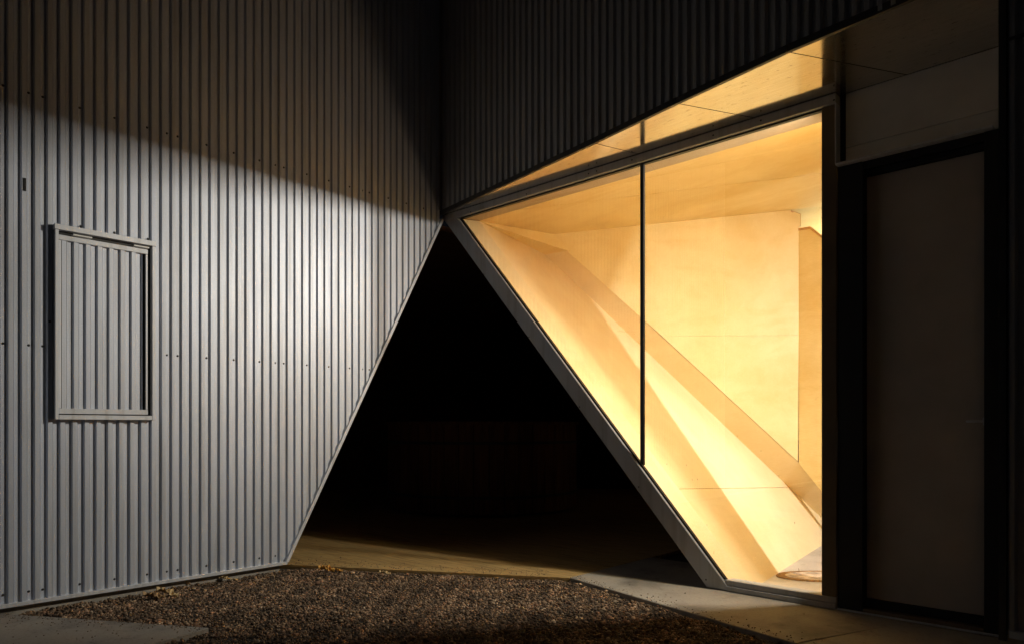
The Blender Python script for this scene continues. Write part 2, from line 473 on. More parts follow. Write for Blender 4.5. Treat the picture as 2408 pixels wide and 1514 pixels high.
# foundation under the wall
slab('foundation', [(-0.012, -9, -0.2), (-0.012, LT.y - 0.03, -0.2), (-0.012, LT.y - 0.03, LB.z + 0.004), (-0.012, -9, LB.z + 0.004)], (-0.12, 0, 0), M_CONC, wall)
# base trim: folded ledge
zt, zb = LT.z, LB.z
yE = LT.y + 0.012
slab('base_trim', [(RD + 0.012, -9, zb), (RD + 0.012, yE, zb), (RD + 0.012, yE, zt), (RD + 0.012, -9, zt)], (-RD - 0.02, 0, 0), M_TRIM, wall, 0.0015)
# diagonal trim
dv = Vector((0, LP.y - LT.y, LP.z - LT.z)).normalized(); dn = Vector((0, dv.z, -dv.y))
a0 = Vector((RD + 0.012, LT.y, LT.z + 0.003)); a1 = a0 + dv * ((LP - LT).length + 0.05)
slab('cut_edge_trim', [a0 + dn * 0.0, a0 + dn * 0.024, a1 + dn * 0.024, a1 + dn * 0.0], (-RD - 0.03, 0, 0), M_TRIM, wall, 0.0015)
# screws
def screw_mesh(r=0.0080, h=0.007):
    bm = bmesh.new()
    bmesh.ops.create_cone(bm, cap_ends=True, segments=8, radius1=r, radius2=r * 0.55, depth=h)
    me = bpy.data.meshes.new('screw'); bm.to_mesh(me); bm.free(); me.materials.append(M_SCREW); return me
SCR = screw_mesh()
def screw(p, nrm, parent, me=SCR):
    o = bpy.data.objects.new('screw', me); col.objects.link(o); o.parent = parent
    o.location = Vector(p) + Vector(nrm) * 0.002 - Vector(parent.location)
    o.rotation_euler = Vector(nrm).to_track_quat('Z', 'Y').to_euler()
    return o
zu = on_x(279 / 1.4892, 379 / 1.4892).z; zm = on_x(484, 841).z; zl = on_x(99.5, 1385).z
for k in range(-1, 4):
    for off in (1.62, 2.70, 5.70, 8.70, 11.70):
        n_ = off + 12 * k; Y = Yn(n_)
        if Y < -4.2 or Y > YC - 0.05: continue
        u = (n_ % 1.0); xd = RD if 0.055 < u < 0.428 else 0
        for z in (zu, zm, zl):
            if z == zl and Y > LT.y - 0.01: continue
            if z < low_left(Y) + 0.02: continue
            pt = Vector((xd, Y, z))
            if HA.y - 0.02 < Y < HB.y + 0.02 and HA.z - 1.2 < z < HA.z: continue
            screw(pt, (1, 0, 0), wall)
for (px_, py_) in ((190, 533), (269, 548), (348, 563), (117, 756), (361, 779)):
    screw(on_x(px_, py_, RD), (1, 0, 0), wall)
# small dark tag
tp = on_x(58, 435, RD)
box('small_tag', (RD + 0.001, tp.y - 0.006, tp.z - 0.035), (RD + 0.004, tp.y + 0.006, tp.z + 0.035), M_SCREW, wall)

# ---- hatch in the left wall (a hinged panel): wall > hatch > frame, hinge
HT = on_x(129, 531).z; HTi = on_x(129, 549).z; HBt = on_x(200, 986).z
yl, yr = on_x(124, 700).y, on_x(358, 700).y
hatch = empty('hatch', (0, 0, 0)); hatch.parent = wall; hatch.location = Vector((0, yl, HBt)) - Vector(wall.location)
def hlink(o):                                        # child of the hatch
    o.parent = hatch; o.location = -Vector((0, yl, HBt)); return o
FX = RD + 0.034
W = 0.017
def hbox(name, lo, hi, mat, bev=0.0015): return hlink(box(name, lo, hi, mat, None, bev))
hbox('frame_trim', (0.0, yl, HBt), (FX, yl + W, HT - 0.0305), M_TRIM)
hbox('frame_trim', (0.0, yr - W, HBt), (FX, yr, HT - 0.0305), M_TRIM)
hbox('frame_trim', (0.0, yl - 0.004, HT - 0.03), (FX + 0.006, yr + 0.004, HT), M_TRIM)
hbox('frame_trim', (0.0, yl + W + 0.001, HBt), (FX, yr - W - 0.001, HBt + 0.026), M_TRIM)
hbox('shadow_gap', (RD + 0.001, yl + W + 0.0005, HBt + 0.027), (RD + 0.004, yr - W - 0.0005, HT - 0.031), M_BLACK)
# hatch leaf: framed corrugated sheet
lz0, lz1 = HBt + 0.032, HT - 0.055
ly0, ly1 = yl + W + 0.003, yr - W - 0.022
hbox('leaf_frame', (RD + 0.005, ly0, lz1 - 0.028), (FX - 0.008, ly1, lz1), M_TRIM)
hbox('leaf_frame', (RD + 0.005, ly0, lz0), (FX - 0.008, ly1, lz0 + 0.030), M_TRIM)
hbox('leaf_frame', (RD + 0.005, ly0, lz0 + 0.031), (FX - 0.012, ly0 + 0.012, lz1 - 0.029), M_TRIM)
hbox('leaf_frame', (RD + 0.005, ly1 - 0.012, lz0 + 0.031), (FX - 0.012, ly1, lz1 - 0.029), M_TRIM)
st = []; k = math.floor((ly0 - Y0) / PITCH) - 1
while Yn(k) < ly1 + 0.1:
    for u, d in prof:
        Y = Yn(k + u + 0.02)
        if ly0 + 0.012 < Y < ly1 - 0.012: st.append((RD + 0.007 + d * RD * 0.85, Y, lz0 + 0.030))
    k += 1
hlink(corrugated('hatch_sheet', st, lz1 - 0.028, M_METAL, None))
for (u0, u1) in ((0.13, 0.33), (0.78, 0.96)):
    ya = ly0 + (yr - W - ly0) * u0; yb = ly0 + (yr - W - ly0) * u1
    hbox('hinge', (RD + 0.006, ya, lz1 + 0.004), (FX + 0.010, yb, lz1 + 0.013), M_HINGE, 0.002)

# ---- right facade: curved sheets with a raised lower edge
PATH = [(-1.136, 0.985), (-0.6698, 0.9034), (-0.5026, 0.8715), (-0.336, 0.8427), (-0.2078, 0.8292), (-0.1217, 0.8223), (0.30, 0.795), (1.2, 0.77)]
PW3 = [Vector(((t + 1.136) * K, (s - 1) * K, 0)) for t, s in PATH]
SOFZ = 0.453 * K + CAM.z
def path_hit(x):
    """where the view ray of image column x meets the facade line"""
    d = ray(x, HY); best = None
    for i in range(len(PW3) - 1):
        a, b_ = PW3[i], PW3[i + 1]; e = b_ - a
        # CAM + d*l = a + e*m
        det = d.x * (-e.y) + e.x * d.y
        rx, ry = a.x - CAM.x, a.y - CAM.y
        l = (rx * (-e.y) + e.x * ry) / det; m_ = (d.x * ry - d.y * rx) / det
        if l > 0 and -0.02 <= m_ <= 1: return a + e * m_, e.normalized()
    return None
def fx(n): return ((1905.686 + 6.67957 * n) / (1 - 0.00821401 * n)) / 1.4892
XS = path_hit(2349)[0].x                             # the facade comes down to the ground right of here
facade = empty('corrugated_facade', (PW3[1].x, PW3[1].y, 0))
tag(facade, 'dark corrugated metal facade hanging over the lit window and coming down right of the door', 'wall')
def facade_low(X):
    return SOFZ + 0.004 if X < XS else 0.2483 * K - 0.1972 * K
stations = []
n_ = -18.8
ribs = []
for k in range(-19, 60):
    for u, d in ((-0.075, 1), (0.075, 0), (0.425, 0), (0.575, 1)):
        x = fx(k + u)
        if x < 1034 or 1 - 0.00821401 * (k + u) < 0.3: continue
        h = path_hit(x)
        if h is None: continue
        p, e = h
        nrm = Vector((e.y, -e.x, 0))                  # outwards
        q = p + nrm * (0.016 * d - 0.016)
        ribs.append((q.x, q.y, k + u))
first = path_hit(1034)[0]
ribs.insert(0, (first.x, first.y, -19))
cur = []; nextn = -7
for (x, y, n_) in ribs:
    if cur and ((n_ >= nextn) or (x >= XS and cur[-1][0] < XS)):
        if x >= XS and cur[-1][0] < XS:
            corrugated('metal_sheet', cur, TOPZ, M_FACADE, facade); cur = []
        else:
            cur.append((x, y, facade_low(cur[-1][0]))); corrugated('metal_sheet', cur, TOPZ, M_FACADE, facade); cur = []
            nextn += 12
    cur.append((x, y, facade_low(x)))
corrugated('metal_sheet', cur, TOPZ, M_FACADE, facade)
# lower edge flashing, one length per soffit bay
for i in range(0, 4):
    a, b_ = PW3[i], PW3[i + 1]; e = (b_ - a).normalized(); nrm = Vector((e.y, -e.x, 0))
    if i == 3: b_ = Vector((XS, (PW3[4].y + (PW3[5].y - PW3[4].y) * (XS - PW3[4].x) / (PW3[5].x - PW3[4].x)), 0))
    z0, z1 = SOFZ - 0.006, SOFZ + 0.030
    slab('edge_flashing', [a + nrm * 0.004 + Vector((0, 0, z0)), b_ + nrm * 0.004 - e * 0.002 + Vector((0, 0, z0)), b_ + nrm * 0.004 - e * 0.002 + Vector((0, 0, z1)), a + nrm * 0.004 + Vector((0, 0, z1))],
         -nrm * 0.020, M_DARKTRIM, facade)
# strip right of the door: corner post, base trim, plinth, lap flashing
ps = path_hit(2349)[0]
e_ = (PW3[6] - PW3[5]).normalized(); nr = Vector((e_.y, -e_.x, 0))
zl_ = facade_low(9)
slab('corner_post', [ps + nr * 0.006 + Vector((0, 0, zl_ - 0.04)), ps + e_ * 0.024 + nr * 0.006 + Vector((0, 0, zl_ - 0.04)), ps + e_ * 0.024 + nr * 0.006 + Vector((0, 0, TOPZ)), ps + nr * 0.006 + Vector((0, 0, TOPZ))],
     -nr * 0.03, M_DARKTRIM, facade)
slab('return_wall', [(ps.x + 0.004, ps.y + 0.02, zl_), (ps.x + 0.004, 0.05, zl_), (ps.x + 0.004, 0.05, TOPZ), (ps.x + 0.004, ps.y + 0.02, TOPZ)], (0.02, 0, 0), M_FACADE, facade)
pe = ps + e_ * 3
slab('base_trim', [ps + e_ * 0.034 + nr * 0.012 + Vector((0, 0, zl_ - 0.024)), pe + nr * 0.012 + Vector((0, 0, zl_ - 0.024)), pe + nr * 0.012 + Vector((0, 0, zl_ + 0.002)), ps + e_ * 0.034 + nr * 0.012 + Vector((0, 0, zl_ + 0.002))], -nr * 0.03, M_TRIM, facade)
slab('plinth', [ps - nr * 0.01 + Vector((0, 0, -0.1)), pe - nr * 0.01 + Vector((0, 0, -0.1)), pe - nr * 0.01 + Vector((0, 0, zl_ - 0.02)), ps - nr * 0.01 + Vector((0, 0, zl_ - 0.02))], -nr * 0.1, M_CONC, facade)
pz = path_hit(2372); zlap = CAM.z + (HY - 94) / FPX * (pz[0] - CAM).dot(FWD)
slab('lap_flashing', [ps + e_ * 0.034 + nr * 0.004 + Vector((0, 0, zlap - 0.006)), pe + nr * 0.004 + Vector((0, 0, zlap - 0.006)), pe + nr * 0.004 + Vector((0, 0, zlap + 0.006)), ps + e_ * 0.034 + nr * 0.004 + Vector((0, 0, zlap + 0.006))], -nr * 0.012, M_DARKTRIM, facade)

# ---- soffit: mirror-bright boards between the facade and the window head
sof = empty('soffit', (1.5, -0.3, SOFZ))
tag(sof, 'shiny soffit boards over the window reflecting the lit plywood hall', 'soffit')
def front_at(X):
    for i in range(len(PW3) - 1):
        a, b_ = PW3[i], PW3[i + 1]
        if a.x <= X <= b_.x: return Vector((X, a.y + (b_.y - a.y) * (X - a.x) / (b_.x - a.x) + 0.010, SOFZ))
bx = [on_y(1515, 360, 0.0).x, on_y(1794.6, 274, 0.0).x, on_y(2140, 170, 0.02).x]
fxp = [PW3[1].x, PW3[2].x, PW3[3].x]
YB = 0.0
XR = XS + 0.02
starts = [(0.0, 0.0)] + list(zip(fxp, bx)); ends = list(zip(fxp, bx)) + [(XR, XR)]
for (f0, b0), (f1, b1) in zip(starts, ends):
    gp = 0.0035
    pf = [front_at(max(f0 + gp, 0.001))]
    for q in PW3:
        if f0 + 0.05 < q.x < f1 - 0.05: pf.append(front_at(q.x))
    pf.append(front_at(f1 - gp))
    poly = pf + [Vector((b1 - gp, YB + 0.05, SOFZ)), Vector((b0 + gp, YB + 0.05, SOFZ))]
    slab('soffit_board', poly, (0, 0, 0.012), M_SOFFIT, sof)
slab('backing', [(0.0, 0.06, SOFZ + 0.014), (XR, 0.06, SOFZ + 0.014), (XR, -0.68, SOFZ + 0.014), (PW3[3].x, PW3[3].y + 0.03, SOFZ + 0.014), (PW3[1].x, PW3[1].y + 0.03, SOFZ + 0.014), (0.0, -0.03, SOFZ + 0.014)], (0, 0, 0.02), M_BLACK, sof)

# ================================================================== WINDOW
win = empty('slanted_window', (2.7, 0, 0))
tag(win, 'trapezoid glazed window with grey steel frame and one dark mullion, hall lit yellow behind', 'window')
GT = on_y(1088, 517, 0); GB = on_y(1720, 1375, 0)      # glass diagonal
zh = 0.4365 * K + CAM.z                                # glass top
XJ = on_y(1935, 700, 0).x; XJ2 = on_y(1970, 700, 0).x
zs = on_y(1935, 1397, 0).z                              # glass bottom
k_d = (GB.z - GT.z) / (GB.x - GT.x)
diag = lambda X: GT.z + (X - GT.x) * k_d
XT = GT.x + (zh - GT.z) / k_d
XBt = GT.x + (zs - GT.z) / k_d
ud = Vector((XBt - XT, 0, zs - zh)).normalized(); un = Vector((ud.z, 0, -ud.x))   # un points to the lower left
BWD = 0.118
FD = 0.10
# diagonal beam (outer face a hand in front of the glass)
o0 = Vector((XT, -0.03, zh)) + un * 0.012; o1 = Vector((XBt, -0.03, zs)) + un * 0.012
def at_z(p, z): return p + ud * ((z - p.z) / ud.z)
base_z = 0.004
bpoly = [at_z(o0, SOFZ - 0.006), at_z(o0, base_z), at_z(o0 + un * BWD, base_z), at_z(o0 + un * BWD, SOFZ - 0.006)]
slab('diagonal_beam', bpoly, (0, FD + 0.05, 0), M_BEAM, win, 0.003)
# black gasket between beam and glass
g0 = Vector((XT, -0.012, zh)); 
slab('gasket', [at_z(g0, zh), at_z(g0, zs), at_z(g0 + un * 0.012, zs), at_z(g0 + un * 0.012, zh)], (0, 0.03, 0), M_BLACK, win)
# header
xL = at_z(o0, SOFZ).x + 0.004
hp = [(XT - 0.02, -0.034, zh + 0.010), (XJ2, -0.034, zh + 0.010), (XJ2, -0.034, SOFZ - 0.003), (0.05, -0.034, SOFZ - 0.003), (0.05, -0.034, zh + 0.010)]
slab('header_beam', hp, (0, 0.12, 0), M_BEAM, win, 0.002)
slab('head_gasket', [(XT, -0.010, zh), (XJ, -0.010, zh), (XJ, -0.010, zh + 0.009), (XT - 0.01, -0.010, zh + 0.009)], (0, 0.03, 0), M_BLACK, win)
# sill in two steps
xs0 = at_z(o0, 0.05).x + 0.006
slab('sill', [(xs0, -0.022, 0.034), (XJ2 - 0.001, -0.022, 0.034), (XJ2 - 0.001, -0.022, zs), (xs0 - 0.01, -0.022, zs)], (0, 0.08, 0), M_BEAM, win, 0.002)
slab('sill', [(xs0 + 0.012, -0.034, 0.003), (XJ2 - 0.001, -0.034, 0.003), (XJ2 - 0.001, -0.034, 0.031), (xs0, -0.034, 0.031)], (0, 0.09, 0), M_BEAM, win, 0.002)
# right jamb
slab('jamb', [(XJ, -0.020, zs + 0.001), (XJ2 - 0.002, -0.020, zs + 0.001), (XJ2 - 0.002, -0.020, zh + 0.009), (XJ, -0.020, zh + 0.009)], (0, 0.12, 0), simple('brown_jamb', (0.16, 0.12, 0.075), 0.4, 0.1), win, 0.002)
# mullion
xm0, xm1 = on_y(1505.5, 700, -0.01).x, on_y(1514, 700, -0.01).x
zm0 = diag((xm0 + xm1) / 2) + 0.004
slab('mullion', [(xm0, -0.014, zm0 + 0.01), (xm1, -0.014, zm0 - 0.006), (xm1, -0.014, zh + 0.009), (xm0, -0.014, zh + 0.009)], (0, 0.022, 0), simple('dark_mullion', (0.035, 0.033, 0.032), 0.3, 0.4), win, 0.003)
# panes
slab('pane', [(XT, 0.004, zh), (xm0 - 0.001, 0.004, diag(xm0)), (xm0 - 0.001, 0.004, zh)], (0, 0.0001, 0), M_GLASS, win) if False else None
def pane(pts): return mesh('pane', pts, [list(range(len(pts)))], M_GLASS, win)
pane([(XT, 0.006, zh), (xm0, 0.006, diag(xm0)), (xm0, 0.006, zh)])
pane([(xm1, 0.006, diag(xm1)), (XBt, 0.006, zs), (XJ, 0.006, zs), (XJ, 0.006, zh), (xm1, 0.006, zh)])
# screws in the frame
SCR2 = screw_mesh(0.0055, 0.004)
for px_, py_ in ((1107, 499), (1238, 457), (1384, 409), (1403, 403), (1486, 377), (1677, 319), (1789, 284), (1961, 236)):
    screw(on_y(px_, py_, -0.034), (0, -1, 0), win, SCR2)
for px_, py_ in ((1138, 645), (1244, 792), (1363, 956), (1502, 1144), (1660, 1362)):
    screw(on_y(px_, py_, -0.03), (0, -1, 0), win, SCR2)

# ================================================================== PLYWOOD HALL
hall = empty('plywood_hall', (2.5, 1.2, 0))
tag(hall, 'empty entrance hall lined with yellow birch plywood and one sloping wall, seen through the window', 'room')
YR_ = 0.036 * K
zrev = zh
RT = Vector((0.067 * K, YR_, zrev)); RB = Vector((0.671 * K, YR_, 0.0))
FBk = on_z(1935, 1280.5)                              # far end of the floor edge
n1 = (RB - RT).cross(FBk - RT).normalized()           # sloping wall plane
# back wall plane (vertical)
zc = zrev + 0.24
S1 = lambda x, y: on_plane(x, y, RT, n1)
la, lb = S1(1364, 677), S1(1850, 1139)
F2L = lambda x: S1(x, 677 + (x - 1364) * 462 / 486)
FOLD = 0.16                                           # how far the fold leans towards the window
l3 = CAM + ray(1876, 1084) * ((lb - CAM).dot(FWD) - FOLD)
nf = (lb - la).cross(l3 - la).normalized()
l1 = on_plane(1337, 590, la, nf)
nb = Vector((-(l3 - l1).y, (l3 - l1).x, 0)).normalized()
BA = l1; BB = on_plane(1935, 487, BA, nb)
L1 = [(1337, 590), (1876, 1084)]
L2 = [(1282, 598), (1364, 677), (1677, 976), (1850, 1139), (1935, 1215)]
S1 = lambda x, y: on_plane(x, y, RT, n1)
S1e = S1(2010, 1285)
# reveals (wall thickness)
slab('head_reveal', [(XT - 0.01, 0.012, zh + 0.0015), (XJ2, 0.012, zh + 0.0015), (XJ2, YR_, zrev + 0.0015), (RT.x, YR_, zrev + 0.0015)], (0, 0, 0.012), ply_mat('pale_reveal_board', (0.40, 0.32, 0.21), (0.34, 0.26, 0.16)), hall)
gd0 = Vector((XT, 0.012, zh)); gd1 = at_z(Vector((XT, 0.012, zh)), 0.0)
slab('slope_reveal', [gd0, gd1, RB, RT], un * 0.012, M_PLYZ, hall)
# sloping wall in two lengths (joint crosses it)
low = [F2L(1282), S1(1364, 677), S1(1677, 976), S1(1850, 1139), S1(1935, 1215), S1(2000, 1277)]
jl = S1(1560, 1148) # joint on the slope
def lerp(a, b_, t): return a + (b_ - a) * t
# joint between R line and L2 line
Rj = RT + (RB - RT) * ((S1(1600, 1147).z - RT.z) / (RB.z - RT.z))
j2 = F2L(1856)
j3 = F2L(1677)
off = -n1 if n1.dot(Vector((1, 0, 1))) > 0 else n1
F2 = on_z(2000, 1243)
slab('wall_panel', [RT, Rj, j2, j3, S1(1364, 677), F2L(1282)], off * 0.02, M_PLYZ, hall)
FBx = RB + (FBk - RB) * 1.10
slab('wall_panel', [lerp(Rj, RB, 0.006), RB, FBx, F2L(1990), lerp(j2, F2L(1990), 0.006)], off * 0.02, M_PLYZ, hall)
# bright fold above the slope: two panels between L2 and L1
B1 = lambda x, y: on_plane(x, y, BA, nb)
t1 = B1(1337, 590); t2 = B1(1703, 926.5); t3 = B1(1876, 1084); t4 = B1(1990, 1190)
mesh('fold_panel', [F2L(1282), F2L(1688), t2 + Vector((0, 0, 0)), t1], [[0, 1, 2], [0, 2, 3]], M_PLYZ, hall)
mesh('fold_panel', [F2L(1688), F2L(1990), t4, t2], [[0, 1, 2], [0, 2, 3]], M_PLYZ, hall)
# upper left facets
Bp = on_y(1182, 503, YR_); Bp.z = zrev + 0.01
c0 = B1(1303, 551.5); c1 = B1(1337, 548); c2 = B1(1305, 581) + Vector((0, -0.12, 0))
c2 = CAM + (c2 - CAM)
c2 = on_plane(1305, 581, BA + Vector((0, -0.02, 0)), nb)
mesh('facet_panel', [RT, Bp, c0, c2, F2L(1282)], [[0, 1, 2], [0, 2, 3], [0, 3, 4]], M_PLY, hall)
mesh('facet_panel', [c0, c1, t1, c2], [[0, 1, 2], [0, 2, 3]], M_PLY, hall)
mesh('facet_panel', [F2L(1282), c2, t1], [[0, 1, 2]], M_PLY, hall)
# ceiling boards with a joint
Cb = BB + (BB - c0) * 1.4
Cj0 = on_z(1200, 497.5, lerp(Bp, c0, 0.4).z); Cj1 = on_z(1276, 487.4, zc - 0.02); Cj2 = on_z(1934, 408.7, zc - 0.012)
# ceiling plane through Bp, c0, Cb
nc = (c0 - Bp).cross(Cb - Bp).normalized()
CP = lambda x, y: on_plane(x, y, Bp, nc)
ja = CP(1203, 496.8); jb = CP(1934, 408.7); jb = ja + (jb - ja) * 1.9
gv = (c0 - Bp).normalized() * 0.0025
Cr = CP(1934, 470); Xright = 5.6
def c_at(X, Y):                                       # ceiling height at a plan position
    return Bp.z - (nc.x * (X - Bp.x) + nc.y * (Y - Bp.y)) / nc.z
fr = Vector((Xright, YR_, c_at(Xright, YR_)))
up = Vector((0, 0, 0.015))
fr_z = fr.z
jr = ja + (jb - ja) * ((Xright - ja.x) / (jb.x - ja.x)); cr_ = c0 + (Cb - c0) * ((Xright - c0.x) / (Cb.x - c0.x))
slab('ceiling_board', [ja + Vector((0.02, 0, 0)), fr, jr - Vector((0, 0.006, 0))], up, M_PLY, hall)
slab('joint_strip', [ja + Vector((0, -0.02, 0.012)), jr + Vector((0, -0.03, 0.012)), jr + Vector((0, 0.03, 0.012)), ja + Vector((0, 0.02, 0.012))], up, M_PLYEDGE, hall)
slab('ceiling_board', [Bp, ja, jr + Vector((0, 0.003, 0)), cr_, c0], up, M_PLY, hall)
# strip over the reveal up to the ceiling
slab('head_fascia', [(RT.x, YR_ - 0.001, zrev + 0.002), (Xright, YR_ - 0.001, zrev + 0.002), (Xright, YR_ - 0.001, fr_z + 0.02), (RT.x, YR_ - 0.001, zrev + 0.03)], (0, -0.01, 0), M_PLY, hall)
# back wall with a notch at the top right, two boards
w0 = B1(1337, 548); w1 = B1(1860, 494.5); w2 = B1(1883, 503.5); w3 = B1(1883, 533); w4 = B1(1878, 534.5)
m0 = B1(1557, 790.6); m1 = B1(1878, 788.4)
bth = nb * 0.02 if nb.y > 0 else -nb * 0.02
dz1 = Vector((0, 0, -0.02))
slab('wall_panel', [t1 + dz1, m0 + Vector((0, 0, 0.0007)), m1 + Vector((0, 0, 0.0007)), w4, w3, w2, w1, w0], bth, M_PLY, hall)
slab('wall_panel', [m0 - Vector((0, 0, 0.0007)), t3, m1 - Vector((0, 0, 0.0007))], bth, M_PLY, hall)
mesh('panel_edge', [w1, w2, w3, w1 - Vector((0.0, 0, 0.018)), w2 - Vector((0.012, 0, 0.008)), w3 - Vector((0.012, 0, 0.0))], [[0, 1, 4, 3], [1, 2, 5, 4]], M_PLYEDGE, hall).location += Vector((0, -0.003, 0))
# stair wall right of it, turned away, with an edge board on top
sv = Vector((0.97, -0.10, 0)).normalized(); ns = Vector((-sv.y, sv.x, 0))
SV = lambda x, y: on_plane(x, y, m1 + Vector((0.002, 0.002, 0)), ns)
v0 = SV(1878, 537); v1 = SV(1905, 533); v2 = SV(1935, 556); v3 = SV(1990, 598); b0 = SV(1878, 1088); b1 = SV(1990, 1225)
slab('stair_wall', [v0, b0, b1, v3, v1], ns * 0.03, M_PLY, hall)
for p, q in ((SV(1871, 538.5), SV(1905, 533.8)), (SV(1905, 533.8), SV(1990, 599))):
    slab('edge_board', [p - ns * 0.004, q - ns * 0.004, q - ns * 0.004 + Vector((0, 0, -0.022)), p - ns * 0.004 + Vector((0, 0, -0.022))], ns * 0.05, M_PLYEDGE, hall)
# far walls that close the hall
zt_ = max(zc, Cb.z) + 0.3
FARY = 4.8
slab('far_wall', [(-0.2, FARY, -0.0), (Xright + 0.3, FARY, 0), (Xright + 0.3, FARY, zt_ + 0.6), (-0.2, FARY, zt_ + 0.6)], (0, 0.02, 0), M_PLY, hall)
slab('side_wall', [(Xright, YR_, 0), (Xright, FARY, 0), (Xright, FARY, zt_ + 0.6), (Xright, YR_, zt_ + 0.6)], (0.02, 0, 0), M_PLY, hall)
slab('upper_ceiling', [(-0.2, -0.0 + 0.2, zt_ + 0.55), (Xright, 0.2, zt_ + 0.55), (Xright, FARY, zt_ + 0.55), (-0.2, FARY, zt_ + 0.55)], (0, 0, 0.02), M_PLY, hall)
XD = XJ2 + 0.03
slab('front_lining', [(XD, YR_ + 0.002, 0), (Xright, YR_ + 0.002, 0), (Xright, YR_ + 0.002, zh + 0.1), (XD, YR_ + 0.002, zh + 0.1)], (0, -0.02, 0), M_PLY, hall)
# floor
slab('hall_floor', [(gd1.x + 0.004, 0.03, 0.0008), (Xright, 0.03, 0.0008), (Xright, FARY, 0.0008), (1.2, FARY, 0.0008)], (0, 0, -0.1), M_FLOOR, hall)
slab('floor_edge_board', [(gd1.x + 0.02, 0.026, 0.012), (XJ2, 0.026, 0.012), (XJ2, 0.085, 0.012), (gd1.x + 0.02 + 0.05, 0.085, 0.012)], (0, 0, -0.011), M_PLY, hall)
# outer dark skin of the slope (seen from under the building)
skin = [at_z(Vector((XT, 0.03, zh)), SOFZ + 0.1) + un * 0.11, at_z(Vector((XT, 0.03, zh)), 0.0) + un * 0.11]
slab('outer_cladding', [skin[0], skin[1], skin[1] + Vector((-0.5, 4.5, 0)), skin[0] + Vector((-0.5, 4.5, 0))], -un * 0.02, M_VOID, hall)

# doormat on the hall floor
mc = on_z(1922, 1350, 0.012)
def doormat():
    n = 48; rx_, ry_ = 0.30, 0.165; a = YAW
    rings = []
    for (fr_, z) in ((1.0, 0.002), (0.985, 0.010), (0.90, 0.013), (0.80, 0.009), (0.0, 0.009)):
        rings.append([(mc.x + 0.03 + (math.cos(t) * rx_ * fr_) * math.cos(a) - (math.sin(t) * ry_ * fr_) * math.sin(a),
                       mc.y + (math.cos(t) * rx_ * fr_) * math.sin(a) + (math.sin(t) * ry_ * fr_) * math.cos(a), z + random.uniform(-0.0008, 0.0008)) for t in [2 * math.pi * i / n for i in range(n)]])
    t_ = empty('doormat', (mc.x, mc.y, 0)); tag(t_, 'oval doormat with brown rim lying on the grey hall floor', 'doormat')
    vs = rings[0] + rings[1] + rings[2] + rings[3]; fs = []
    for r in range(3):
        for i in range(n): fs.append([r * n + i, r * n + (i + 1) % n, (r + 1) * n + (i + 1) % n, (r + 1) * n + i])
    mesh('rim', vs, fs, simple('brown_coir', (0.22, 0.12, 0.04), 0.9, 0, 0.5, 60, 0.6, 300), t_)
    mesh('centre', rings[3], [list(range(n))], simple('pale_mat_pile', (0.42, 0.33, 0.24), 0.9, 0, 0.9, 14, 0.5, 120), t_)
doormat()

# fins that shade the second lamp (added to cut its beam, unseen)
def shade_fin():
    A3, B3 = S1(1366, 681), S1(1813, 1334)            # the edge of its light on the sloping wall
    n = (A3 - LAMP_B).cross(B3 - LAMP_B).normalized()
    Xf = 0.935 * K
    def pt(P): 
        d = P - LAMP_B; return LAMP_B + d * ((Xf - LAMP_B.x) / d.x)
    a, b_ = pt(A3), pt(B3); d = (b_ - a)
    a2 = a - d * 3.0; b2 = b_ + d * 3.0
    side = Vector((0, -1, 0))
    slab('spot_blocker', [a2, b2, Vector((Xf, YR_ + 0.02, b2.z)), Vector((Xf, YR_ + 0.02, a2.z))], (0.02, 0, 0), M_PLY, hall)
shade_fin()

# narrow unseen board added to keep the bar lamp off the sloping wall
slab('bar_lamp_blocker', [(3.20, 0.475, 1.7), (3.20, 1.08, 1.7), (3.20, 1.08, 2.96), (3.20, 0.475, 2.96)], (0.02, 0, 0), M_PLY, hall)

# lamps with their housings
def disc_lamp(name, loc, target, power, size, label, bar=None, spread=180, colour=LAMP_COL):
    t_ = empty(name, loc); tag(t_, label, 'lamp')
    ld = bpy.data.lights.new(name + '_light', 'AREA'); ld.shape = 'DISK'; ld.size = size; ld.energy = power; ld.color = colour; ld.spread = math.radians(spread)
    if bar: ld.shape = 'RECTANGLE'; ld.size, ld.size_y = bar
    lo = bpy.data.objects.new(name + '_light', ld); col.objects.link(lo); lo.parent = t_
    q = (Vector(target) - Vector(loc)).to_track_quat('-Z', 'Y'); lo.rotation_euler = q.to_euler()
    bm = bmesh.new()
    if bar:
        bmesh.ops.create_cube(bm, size=1)
        for v in bm.verts: v.co = Vector((v.co.x * (bar[0] + 0.02), v.co.y * (bar[1] + 0.004), v.co.z * 0.03))
    else:
        bmesh.ops.create_cone(bm, cap_ends=True, segments=24, radius1=size * 0.62, radius2=size * 0.45, depth=0.04)
    me = bpy.data.meshes.new('housing'); bm.to_mesh(me); bm.free(); me.materials.append(M_LAMP_BODY)
    h = bpy.data.objects.new('housing', me); col.objects.link(h); h.parent = t_; h.rotation_euler = q.to_euler()
    h.location = q @ Vector((0, 0, 0.025))
    return t_
disc_lamp('bar_lamp', LAMP_A, LAMP_A + Vector((-1.0, -1.5, -0.50)), POWER_A, 0.07, 'short white bar lamp under the hall ceiling just behind the right jamb', (0.14, 0.05), 165)
disc_lamp('spotlight', LAMP_B, LAMP_B + Vector((-2.9, -0.05, -1.9)), POWER_B, 0.035, 'round spotlight over the stair at the back of the hall', None, 100, (0.90, 0.94, 1.0))
disc_lamp('hall_fill', (3.32, 0.32, 2.86), (2.1, 1.0, 0.4), POWER_E, 0.14, 'added unseen fill light at the hall ceiling above the door lining', None, 110, (1.0, 0.90, 0.62))  # fill light added to brighten the sloping wall and the hall
